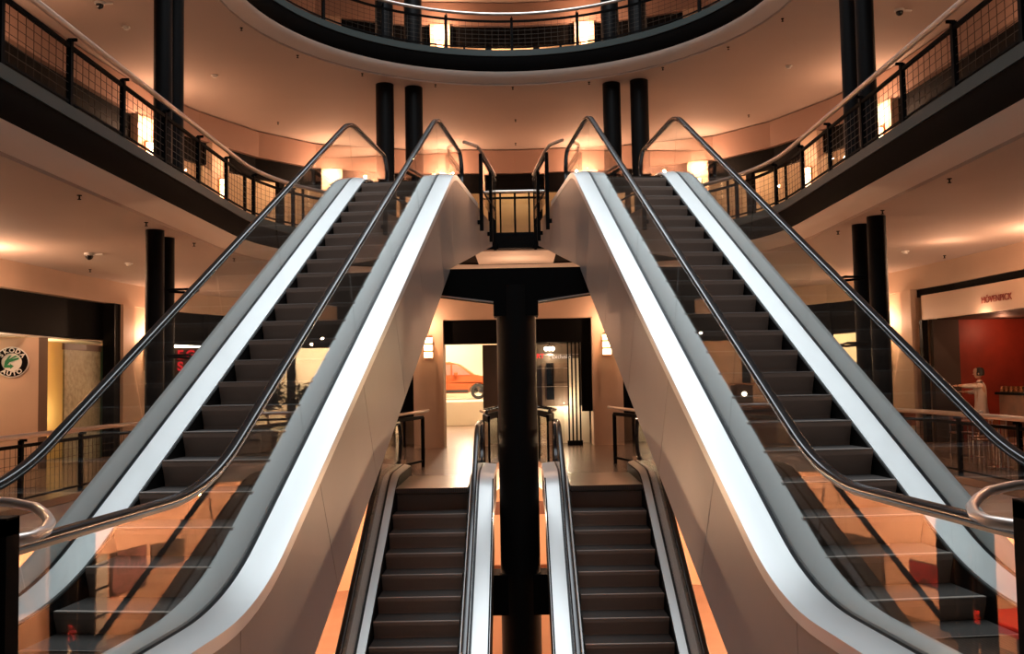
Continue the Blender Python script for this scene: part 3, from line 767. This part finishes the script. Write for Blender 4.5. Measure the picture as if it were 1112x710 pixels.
# car
def car():
    t = empty('car', (-3.05, 40.2, .86), 0, 'orange compact car shown side-on on the plinth in the showroom', 'car')
    body = [(-2.05, .35), (-2.1, .75), (-2.0, 1.05), (-1.85, 1.45), (-1.55, 1.6), (.1, 1.6), (.5, 1.5), (1.15, 1.05), (1.9, .9), (2.12, .7), (2.15, .4), (1.75, .28), (1.68, .5), (1.45, .65), (1.2, .66), (.97, .5), (.9, .25), (-.9, .25), (-.98, .5), (-1.2, .66), (-1.45, .65), (-1.68, .5), (-1.75, .30)]
    MB().prism(body, -.88, .88, lambda x, z, y: Vector((x, y, z))).build('body', 'car', t, bevel=.05)
    for (x0, x1, x2, x3) in ((-1.7, -.75, -.75, -1.55), (-.68, .15, .15, -.68), (.22, 1.0, .42, .22)):
        MB().prism([(x0, 1.03), (x1, 1.03), (x2, 1.48), (x3, 1.48)], -.90, -.875, lambda x, z, y: Vector((x, y, z))).build('side_window', 'carglass', t)
    for x in (-1.32, 1.32):
        for y in (-.80, .80):
            wmx = Matrix.Translation((x, y, .32)) @ Matrix.Rotation(math.pi/2, 4, 'X')
            wo = MB().lathe([(.20, -.11), (.32, -.10), (.33, 0), (.32, .10), (.20, .11)], 24, mx=wmx).build('wheel', 'tyre', t, True)
            MB().lathe([(.01, .10), (.20, .09), (.20, .12), (.01, .13)], 16, mx=wmx).build('rim', 'chrome', wo, True)
    MB().box(1.9, 2.12, -.8, -.55, .68, .82).build('headlight', 'white', t); MB().box(-2.12, -2.02, -.86, -.6, .85, 1.2).build('tail_light', 'red', t)
    MB().box(-.9, .9, -.90, -.87, .28, .40).build('sill', 'tyre', t); MB().box(.30, .46, -1.03, -.88, 1.02, 1.14).build('wing_mirror', 'car', t, bevel=.02)
    MB().box(-.5, -.34, -.905, -.88, .92, .95).build('door_handle', 'chrome', t)
    return t
car()
# right half: shelving, pale block, folding bars, lettering
o = MB().box(.4, 1.95, 25.6, 25.7, L0, 2.63).build('backdrop_panel', mat('olive_brown', (.16, .11, .075), .4), None); tag(o, 'tall olive-brown backdrop panel behind the right shop window', 'panel')
tt = empty('display_wall', (1.2, 25.2, 0), 0, 'pale lit display block with brown niche in the right shop window', 'display')
MB().box(-.8, .72, 0, .3, L0, .92).build('base', 'cream', tt); MB().box(.18, .50, 0, .3, .9, 2.22).build('upright', 'cream', tt)
MB().box(-.55, .18, .1, .3, .92, 2.1).build('niche_panel', 'brown', tt); MB().box(-.42, -.22, .05, .1, 1.1, 2.1).build('dark_figure', 'black', tt)
for z in (1.45, 1.95, 2.32): MB().box(-.8, .5, .0, .02, z, z+.012).build('shelf_edge', 'tube', tt)
bars = empty('folding_bars', (1.43, 24.3, 0), 0, 'black vertical folding bars at the right of the shop window', 'door')
for i, x in enumerate((-.13, -.03, .07, .17)): MB().box(x, x+.04, -.02, .02, L0, 2.63).build('bar', 'black', bars)
MB().box(-.16, .24, -.05, .05, L0, L0+.12).build('foot', 'black', bars); MB().box(.24, .52, .05, .1, .8, 2.63).build('leaf', 'black', bars)
ls = empty('shop_lettering', (1.0, 24.45, 2.27), 0, 'red and white shop lettering across the right window', 'sign')
MB().box(-.55, .20, .005, .012, L0-2.27, .36).build('glass_panel', 'pane', ls)
text_mesh('RT', .17, .01, 'red_letters', 'red', ls, (-.40, 0, 0), bold=.004)
M['letter_white'] = mat('letter_white', (.8, .8, .78), .5, emit=(1, .9, .8), es=.35)
text_mesh('Exclusive', .15, .01, 'white_letters', 'letter_white', ls, (.18, 0, -.02), bold=.001)
hl = empty('hanging_lamp', (.85, 24.62, 2.63), 0, 'bright small ceiling lamp cluster above the shop lettering', 'lamp')
MB().lathe([(.01, 0), (.01, -.12)], 8).build('stem', 'black', hl)
for dx in (-.09, 0, .09): MB().lathe([(.01, -.10), (.05, -.13), (.055, -.17), (.03, -.21), (.001, -.22)], 12, (dx, 0, 0)).build('bulb', 'lampw', hl, True)
point('shop_or_fill_light', (.9, 25.1, 2.3), 20, (1, .72, .45)); point('shop_or_fill_light', (1.2, 24.85, 1.0), 22, (1, .8, .55))
point('shop_or_fill_light', (0, 22.3, 3.9), 22, WARM, .3)

# ------------------------------------------------------------------ lower storey wall with exhibits
struct(C0.strip('wall_back', 0, C0.T, LM, L0-.55, 0, .3, mat('exhibit_wall', (.78, .47, .31), .7, noise=.03)))
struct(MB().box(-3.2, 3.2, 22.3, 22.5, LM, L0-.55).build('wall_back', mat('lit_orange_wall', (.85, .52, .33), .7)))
for z0_, z1_ in ((-1.55, -1.25), (-3.05, -2.75), (-3.6, -3.4)): struct(MB().box(-3.2, 3.2, 22.2, 22.3, z0_, z1_).build('trim_%d' % int(37-z0_), 'wood'))
def onwall(x, y, z, wd, h, name, m, label, cat, frame=True, depth=.05):
    q, d, n = C0.pt(C0.near(x, y), -.04); r0 = empty(name, (q.x, q.y, z), math.atan2(d.y, d.x), label, cat)
    if frame:
        MB().box(-wd/2-.03, wd/2+.03, -.02, .02, -h/2-.03, h/2+.03).build('frame', 'brown', r0)
    MB().box(-wd/2, wd/2, -depth, 0, -h/2, h/2).build('canvas', m, r0)
    return r0
picA = picture('picture_pink', [(.02, .02, .018), (.10, .06, .05), (.36, .16, .14), (.03, .03, .028)], 3.2)
picB = picture('picture_grey', [(.03, .03, .028), (.12, .09, .07), (.22, .14, .10)], 1.3)
picC = picture('picture_red', [(.02, .012, .01), (.03, .015, .012), (.30, .02, .02), (.02, .015, .015), (.03, .02, .02)], 1.1)
onwall(10.2, 23.72, -3.40, 1.35, 1.10, 'framed_picture', picA, 'pinkish landscape picture on the orange lower wall, mirrored in the left escalator glass', 'picture')
onwall(9.96, 25.25, -3.22, 1.2, .62, 'framed_picture', picB, 'small greyish picture beside the pink landscape on the lower wall', 'picture')
onwall(10.53, 20.1, -2.9, 1.2, 1.5, 'framed_picture', picB, 'dark tall picture above the red flowers on the lower wall', 'picture')
onwall(-10.26, 23.3, -3.80, 1.35, .56, 'framed_picture', picC, 'black picture with a red band on the lower wall, mirrored in the right escalator glass', 'picture')
onwall(-9.66, 26.3, -3.9, 2.5, 1.45, 'framed_picture', picB, 'wide dark picture beside the red-banded one on the lower wall', 'picture')
for s, pts_ in ((1, ((10.43, 21.35, .95),)), (-1, ((-10.35, 22.45, .55), (-10.42, 21.7, .6)))):
    for i, (x, y, wd) in enumerate(pts_):
        q, d, n = C0.pt(C0.near(x, y), -.2); o = MB().box(-wd/2, wd/2, -.06, .06, 0, 2.9).build('door_leaf', 'black', None)
        o.location = (q.x, q.y, LM); o.rotation_euler = (0, 0, math.atan2(d.y, d.x)); tag(o, 'tall black door leaf on the lower wall, between the pale cabinet and the dark picture' if s > 0 else '%s of two black door leaves beside the red-banded picture' % ('farther', 'nearer')[i], 'door')
cb = empty('cabinet', (10.18, 22.35, LM), R(-96), 'narrow pale cabinet with dark shelf edges against the lower wall', 'cabinet')
MB().box(-.26, .26, -.15, .12, .0, 2.35).build('body', 'steelp', cb)
for z in (.8, 1.5, 2.1): MB().box(-.28, .38, -.18, .13, z, z+.04).build('shelf', 'black', cb)
vs = empty('flower_vase', (9.7, 20.5, LM), 0, 'vase with a round bunch of dark red flowers on the lower floor', 'vase')
MB().lathe([(.001, 0), (.14, 0), (.2, .2), (.12, .5), (.07, .6)], 16).build('vase', 'steelp', vs, True)
mb = MB()
for i in range(60):
    p = Vector((random.gauss(0, 1), random.gauss(0, 1), random.gauss(0, 1))).normalized()*.22+Vector((0, 0, .80)); mb.lathe([(.005, -.05), (.05, -.02), (.05, .02), (.005, .05)], 6, p)
mb.build('flowers', mat('dark_red_flower', (.25, .015, .02), .6), vs, True)
tb = empty('red_table', (-9.5, 18.95, LM), 0, 'bright red table on the lower floor, mirrored in the right escalator glass', 'table')
MB().box(-.7, .6, -1.0, 1.0, .98, 1.22).build('tabletop', mat('red_lacquer', (.62, .03, .025), .3), tb, bevel=.03)
for x in (-.62, .52):
    for y in (-.9, .9): MB().box(x-.04, x+.04, y-.04, y+.04, 0, .98).build('leg', 'black', tb)
for x, y, e in ((-7.6, 23, 850), (-8.0, 18.5, 600), (7.6, 23, 850), (8.0, 18.5, 600), (0, 19.5, 200), (-6, 27, 500), (6, 27, 500)): point('exhibition_light', (x, y, -1.2), e, (1, .60, .36), .2)

# ------------------------------------------------------------------ restaurant on the right
struct(C0.strip('trim_50', t(10.26, 23.3), t(10.6, 13), 2.98, 3.60, -.02, .06, mat('sign_fascia', (.70, .50, .36), .5)))
q, d, n = C0.pt(t(10.52, 20.15), -.035)
struct(C0.strip('trim_55', t(10.2, 23.7), t(10.6, 13), 3.58, 3.80, .08, .3, 'black'))
sgn = empty('restaurant_sign', (q.x, q.y, 3.25), math.atan2(d.y, d.x), 'dark red restaurant name in capital letters on the pale fascia at right', 'sign')
text_mesh('MÖVENPICK', .205, .012, 'lettering', mat('sign_red', (.16, .02, .02), .5) and 'redwall', sgn, (0, 0, 0), bold=0)
struct(MB().box(12.9, 13.0, 10, 23.5, L0, 3.0).build('wall_right', 'redwall'))
struct(MB().box(10.5, 11.15, 23.3, 23.5, L0, 3.0).build('wall_back', 'darkroom')); struct(MB().box(11.15, 13, 23.4, 23.5, L0, 3.0).build('wall_back', 'redwall'))
struct(MB().box(10.7, 13, 10, 23.5, 2.98, 3.03).build('ceiling', 'darkroom'))
for i, (x, y) in enumerate(((10.30, 23.3), (10.55, 19.0), (10.6, 14.5))):
    q, d, n = C0.pt(t(x, y)); struct(MB().box(q.x-.06, q.x+.08, q.y-.09, q.y+.09, L0, 2.98).build('trim_%d' % (51+i), 'black'))
bc = empty('bar_counter', (11.6, 20.6, 0), 0, 'dark bar counter with a lit top in the red restaurant', 'counter')
MB().box(-.45, .9, -1.6, .9, L0, 1.12).build('body', 'wood', bc); MB().box(-.52, .95, -1.66, .96, 1.12, 1.18).build('worktop', 'black', bc, bevel=.01)
for i in range(5):
    o = MB().lathe([(.001, 0), (.055, 0), (.06, .02), (.058, .13), (.062, .135), (.05, .13), (.045, .02), (.001, .015)], 16).build('copper_cup', 'copper', None, True)
    o.location = (11.18+.02*i, 21.35-.17*i, 1.18); tag(o, 'small copper cup in the row on the bar counter', 'cup', 'copper cups on the bar counter')
tl = empty('table_lamp', (11.55, 20.75, 1.18), 0, 'brass lamp with a bright shade standing on the bar counter', 'lamp')
MB().lathe([(.10, 0), (.10, .02), (.03, .04)], 16).build('base', 'copper', tl, True); MB().lathe([(.015, .03), (.015, .55)], 10).build('stem', 'copper', tl, True)
MB().lathe([(.11, .52), (.06, .70), (.05, .70), (.10, .52)], 20).build('lamp_shade', 'lamp', tl, True)
point('lamp_light', (11.5, 20.7, 1.45), 9, (1, .55, .25), .05); point('shop_or_fill_light', (11.9, 22.6, 2.7), 14, (1, .40, .22), .1); point('shop_or_fill_light', (12.0, 19.5, 2.7), 12, (1, .40, .22), .1)
bl = MB().lathe([(.001, 0), (.10, 0), (.21, .10), (.24, .18), (.16, .24), (.001, .28)], 20).build('dish', 'white', None, True); bl.location = (11.35, 20.05, 1.18); tag(bl, 'large pale domed dish on the near end of the bar counter', 'dish')
for i, (x, y, h) in enumerate(((12.0, 19.3, .30), (12.1, 19.6, .26), (11.9, 19.0, .32), (12.15, 20.2, .28))):
    o = MB().lathe([(.001, 0), (.04, 0), (.042, h*.6), (.015, h*.75), (.014, h), (.001, h)], 14).build('bottle', 'wood', None, True); o.location = (x, y, 1.18)
    tag(o, 'dark bottle standing on the bar counter', 'bottle', 'bottles on the bar counter')
# person at the bar
def skin_figure(name, verts, edges, radii, m, parent, root=0, sub=2):
    me = bpy.data.meshes.new(name); me.from_pydata(verts, edges, []); o = bpy.data.objects.new(name, me); COL.objects.link(o)
    sk = o.modifiers.new('skin', 'SKIN'); sk.use_smooth_shade = True
    for i, rr_ in enumerate(radii):
        v = me.skin_vertices[0].data[i]; v.radius = rr_ if isinstance(rr_, tuple) else (rr_, rr_); v.use_root = (i == root)
    ss = o.modifiers.new('sub', 'SUBSURF'); ss.levels = sub; ss.render_levels = sub
    me.materials.append(M[m]); o.parent = parent; return o
point('shop_or_fill_light', (10.3, 20.6, 2.8), 16, (1, .62, .42))  # fill light added to brighten the pale jacket, no fitting here
pp = empty('person', (11.05, 22.15, L0), R(-22), 'person in a pale jacket reaching one arm to the left behind the bar', 'person')
# local: faces -x (towards the left of the picture)
V = [(0, 0, .98), (0, 0, 1.15), (0, 0, 1.38), (-.01, 0, 1.50), (-.02, 0, 1.56), (0, .20, 1.44), (0, -.20, 1.44), (-.10, .24, 1.22), (-.34, .20, 1.26), (-.25, -.26, 1.40), (-.50, -.24, 1.41), (0, .10, .92), (0, -.10, .92), (-.01, .11, .50), (-.01, -.11, .50), (.03, .11, .10), (.03, -.11, .10), (-.14, .12, .04), (-.14, -.12, .04)]
E_ = [(0, 1), (1, 2), (2, 3), (3, 4), (2, 5), (2, 6), (5, 7), (7, 8), (6, 9), (9, 10), (0, 11), (0, 12), (11, 13), (12, 14), (13, 15), (14, 16), (15, 17), (16, 18)]
Rd = [(.13, .17), (.13, .16), (.13, .19), .065, .055, .075, .075, .05, .035, .052, .036, .10, .10, .065, .065, .045, .045, .035, .035]
skin_figure('body', V, E_, Rd, 'skin', pp)
jm = MB()
def ell(cx_, cy_, z, rx_, ry_, n=20): return [Vector((cx_+rx_*math.cos(2*math.pi*k/n), cy_+ry_*math.sin(2*math.pi*k/n), z)) for k in range(n)]
jm.rings([ell(.0, 0, .45, .20, .25), ell(.0, 0, .70, .18, .235), ell(.0, 0, .85, .15, .215), ell(.0, 0, 1.0, .135, .20), ell(.0, 0, 1.15, .135, .205), ell(.0, 0, 1.30, .135, .225), ell(.0, 0, 1.40, .125, .225), ell(-.005, 0, 1.465, .095, .165), ell(-.01, 0, 1.505, .062, .075), ell(-.015, 0, 1.54, .058, .062)])
jm.tube([(0, -.16, 1.41), (-.04, -.22, 1.405), (-.24, -.255, 1.395), (-.46, -.243, 1.405)], [.085, .078, .062, .048], 14)
jm.tube([(0, .15, 1.41), (-.02, .20, 1.385), (-.10, .245, 1.22), (-.31, .205, 1.255)], [.085, .078, .064, .048], 14)
jk = jm.build('jacket', 'jacket', pp, True); ss = jk.modifiers.new('sub', 'SUBSURF'); ss.levels = 1; ss.render_levels = 1
VT = [(0, 0, .86), (0, .105, .82), (0, -.105, .82), (-.01, .11, .48), (-.01, -.11, .48), (.03, .11, .12), (.03, -.11, .12)]
skin_figure('trousers', VT, [(0, 1), (0, 2), (1, 3), (2, 4), (3, 5), (4, 6)], [(.10, .10), .085, .085, .07, .07, .06, .06], 'black', pp)
hd = MB()
prof = [(.001, -.125), (.04, -.12), (.065, -.085), (.078, -.03), (.088, .03), (.086, .07), (.07, .105), (.04, .125), (.001, .13)]
hd.lathe(prof, 20, (-.04, 0, 1.70), Matrix.Diagonal((1.12, .92, 1, 1)))
hd.prism([(-.13, 1.70), (-.162, 1.675), (-.13, 1.66)], -.015, .015, lambda x, z, y: Vector((x, y, z)))
for yy in (.082, -.082): hd.lathe([(.001, -.03), (.018, -.015), (.018, .015), (.001, .03)], 8, (-.03, yy, 1.69))
hd.build('head', 'skin', pp, True)
for yy in (.032, -.032): MB().lathe([(.001, -.007), (.008, 0), (.001, .007)], 8, (-.133, yy, 1.712)).build('eye', 'black', pp, True)
MB().box(-.137, -.128, -.022, .022, 1.636, 1.642).build('mouth', 'redwall', pp)
MB().lathe([(.001, -.08), (.088, -.07), (.098, 0), (.094, .06), (.07, .11), (.001, .135)], 20, (.0, 0, 1.715), Matrix.Diagonal((1.12, 1.04, 1, 1))).build('hair', 'hair', pp, True)
def hand(ox, oy, oz):
    verts = [(ox, oy, oz), (ox-.08, oy, oz)]; edges = [(0, 1)]; rad = [.026, (.018, .034)]
    for i, (dy, L_) in enumerate(((-.03, .065), (-.01, .08), (.01, .075), (.03, .055))):
        b = len(verts); verts += [(ox-.085, oy+dy, oz), (ox-.085-L_*.55, oy+dy*1.1, oz-.006), (ox-.085-L_, oy+dy*1.15, oz-.022)]
        edges += [(1, b), (b, b+1), (b+1, b+2)]; rad += [.010, .009, .007]
    b = len(verts); verts += [(ox-.03, oy+.035, oz-.005), (ox-.07, oy+.058, oz-.012)]; edges += [(0, b), (b, b+1)]; rad += [.012, .009]
    skin_figure('hand', verts, edges, rad, 'skin', pp, 0, 1)
hand(-.50, -.24, 1.41); hand(-.34, .20, 1.26)

# tables, chairs and glasses outside the restaurant
def bistro_table(x, y, label, proto=[None]):
    if proto[0] is None:
        r0 = empty('bistro_table', (x, y, L0), 0, label, 'table', None)
        MB().lathe([(.001, .72), (.36, .72), (.37, .735), (.36, .75), (.001, .75)], 28).build('tabletop', 'wood', r0, True)
        MB().lathe([(.03, .02), (.03, .72)], 12).build('pole', 'chrome', r0, True); MB().lathe([(.22, 0), (.22, .015), (.03, .035)], 20).build('base', 'chrome', r0, True)
        proto[0] = r0; return r0
    return copytree(proto[0], (x, y, L0), 0, label)
def bistro_chair(x, y, a, label, proto=[None]):
    if proto[0] is None:
        r0 = empty('bistro_chair', (0, 0, 0), 0, label, 'chair')
        MB().box(-.21, .21, -.21, .21, .44, .475).build('seat', 'wood', r0, bevel=.012)
        MB().box(-.20, .20, .19, .215, .60, .90).build('backrest', 'wood', r0, bevel=.01)
        for sx_ in (-1, 1):
            for sy_ in (-1, 1): MB().tube([(sx_*.18, sy_*.18, .44), (sx_*.20, sy_*.21, 0)], .012, 8).build('leg', 'chrome', r0, True)
            MB().tube([(sx_*.185, .19, .44), (sx_*.185, .205, .90)], .012, 8).build('back_post', 'chrome', r0, True)
        proto[0] = r0; r0.location = (x, y, L0); r0.rotation_euler = (0, 0, a); return r0
    return copytree(proto[0], (x, y, L0), a, label)
def wine_glass(x, y, z, label, group, proto=[None]):
    if proto[0] is None:
        r0 = MB().lathe([(.001, 0), (.034, 0), (.034, .004), (.005, .01), (.005, .09), (.03, .11), (.038, .15), (.032, .20), (.030, .20), (.034, .15), (.02, .115), (.001, .10)], 14).build('wine_glass', mat('drinking_glass', (.9, .9, .9), .05, .6), None, True)
        proto[0] = r0
    else: r0 = proto[0].copy(); COL.objects.link(r0)
    r0.location = (x, y, z); tag(r0, label, 'glass', group)
spots = [(8.75, 16.9, 'nearest round bistro table behind the right mesh railing'), (9.3, 19.0, 'middle round bistro table outside the restaurant'), (8.5, 20.9, 'farthest round bistro table outside the restaurant')]
for i, (x, y, lb) in enumerate(spots):
    bistro_table(x, y, lb)
    nm_ = ('nearest', 'middle', 'farthest')[i]
    bistro_chair(x-.1, y-.62, math.pi, 'bistro chair on the near side of the %s table' % nm_)
    bistro_chair(x+.1, y+.62, 0, 'bistro chair on the far side of the %s table' % nm_)
    for j in range(4): wine_glass(x+.2*math.cos(1.57*j+.5), y+.2*math.sin(1.57*j+.5), L0+.75, 'stemmed glass standing on the %s bistro table' % nm_, 'glasses on the %s bistro table' % nm_)
point('shop_or_fill_light', (8.9, 18.8, 3.8), 25, WARM, .2)

# plants and display counters seen through the glass
def bush(x, y, z, r, label, n=420):
    r0 = empty('potted_shrub', (x, y, z), 0, label, 'plant'); mb = MB()
    for i in range(n):
        p = Vector((random.gauss(0, .42), random.gauss(0, .42), random.gauss(0, .36)))*r+Vector((0, 0, 1.35))
        a = Vector((random.gauss(0, 1), random.gauss(0, 1), random.gauss(0, .6))).normalized(); b = a.cross(Vector((random.random(), .3, 1))).normalized(); s_ = .10+.05*random.random()
        k = len(mb.v); mb.v += [p-a*s_, p+b*s_*.4, p+a*s_, p-b*s_*.4]; mb.f.append((k, k+1, k+2, k+3))
    mb.build('foliage', 'leaf', r0)
    MB().tube([(0, 0, .35), (.03, 0, .8), (0, .02, 1.3)], [.03, .025, .015], 8).build('stem', 'wood', r0, True)
    MB().lathe([(.001, 0), (.20, 0), (.26, .40), (.23, .40), (.22, .36), (.001, .36)], 20).build('pot', 'brown', r0, True)
    return r0
bush(4.95, 24.2, L0, .5, 'dark leafy shrub at the right rear, mirrored in the left escalator glass, inner one'); bush(6.6, 25.0, L0, .5, 'dark leafy shrub at the right rear, mirrored in the left escalator glass, outer one')
dc = empty('display_counter', (6.3, 22.6, L0), 0, 'pale low counter with a dark top in front of the two shrubs', 'counter')
MB().box(-.8, .8, -.3, .3, 0, .60).build('body', 'stoneb', dc); MB().box(-.85, .85, -.35, .35, .60, .68).build('worktop', 'black', dc); MB().box(-.8, .8, -.34, -.3, .3, .36).build('shelf', 'black', dc)
dc = empty('display_counter', (-5.8, 25.6, L0), 0, 'orange-topped wooden counter at the left rear, mirrored in the right escalator glass', 'counter')
MB().box(-1.1, 1.1, -.35, .35, 0, .78).build('body', 'wood', dc); MB().box(-1.15, 1.15, -.4, .4, .78, .96).build('worktop', 'copper', dc, bevel=.02)
ap = empty('coffee_grinder', (-5.1, 25.5, L0+.965), 0, 'small copper-coloured machine with slanted top on the orange counter', 'machine')
MB().prism([(.28, 0), (-.22, 0), (-.22, .42), (-.02, .5), (.28, .12)], -.15, .15, lambda x, z, y: Vector((x, y, z))).build('body', 'copper', ap, bevel=.02)
MB().box(-.12, .05, -.17, -.15, .08, .34).build('front_panel', 'black', ap); MB().lathe([(.12, .5), (.16, .58), (.001, .6)], 16).build('lid', 'black', ap, True)
ap = empty('lit_machine', (-6.0, 25.5, L0+.965), 0, 'dark boxy machine with a round white light on the orange counter', 'machine')
MB().box(-.25, .25, -.2, .2, 0, .5).build('body', 'brown', ap, bevel=.02); MB().lathe([(.001, 0), (.07, 0), (.07, .03), (.001, .03)], 18, (0.03, -.2, .25), rx).build('round_light', 'lampw', ap, True)
MB().box(-.3, .3, -.22, .22, .5, .56).build('top', 'copper', ap)
point('shop_or_fill_light', (5.6, 26.5, 3.0), 60, (1, .75, .48)); point('shop_or_fill_light', (-5.6, 27.5, 3.0), 60, (1, .70, .52)); point('shop_or_fill_light', (-5.4, 24.6, 2.9), 20, (1, .66, .45))

# black framed gate at the middle of the first gallery
gt = empty('landing_gate', (0, 20.88, 0), 0, 'black framed double gate in the middle, between the tops of the tall escalators', 'gate')
for x in (-.46, .46): MB().box(x-.035, x+.035, -.03, .03, 4.62, 6.22).build('post', 'black', gt)
for x in (-.33, .33): MB().box(x-.02, x+.02, -.03, .03, 4.95, 6.05).build('stile', 'black', gt)
MB().box(-.02, .02, -.02, .02, 4.95, 5.85).build('middle_post', 'black', gt)
for z in (4.95, 5.80): MB().box(-.46, .46, -.02, .02, z, z+.045).build('cross_bar', 'black', gt)
MB().tube([(-.44, -.03, 5.97), (.44, -.03, 5.97)], .028, 10).build('handrail', 'tube', gt, True)
MB().prism([(-.50, 4.95), (-.38, 4.66), (.38, 4.66), (.50, 4.95)], -.04, .05, lambda x, z, y: Vector((x, y, z))).build('sill', 'black', gt)
MB().box(-.44, .44, -.004, .004, 4.98, 5.82).build('glass_panel', 'pane', gt)
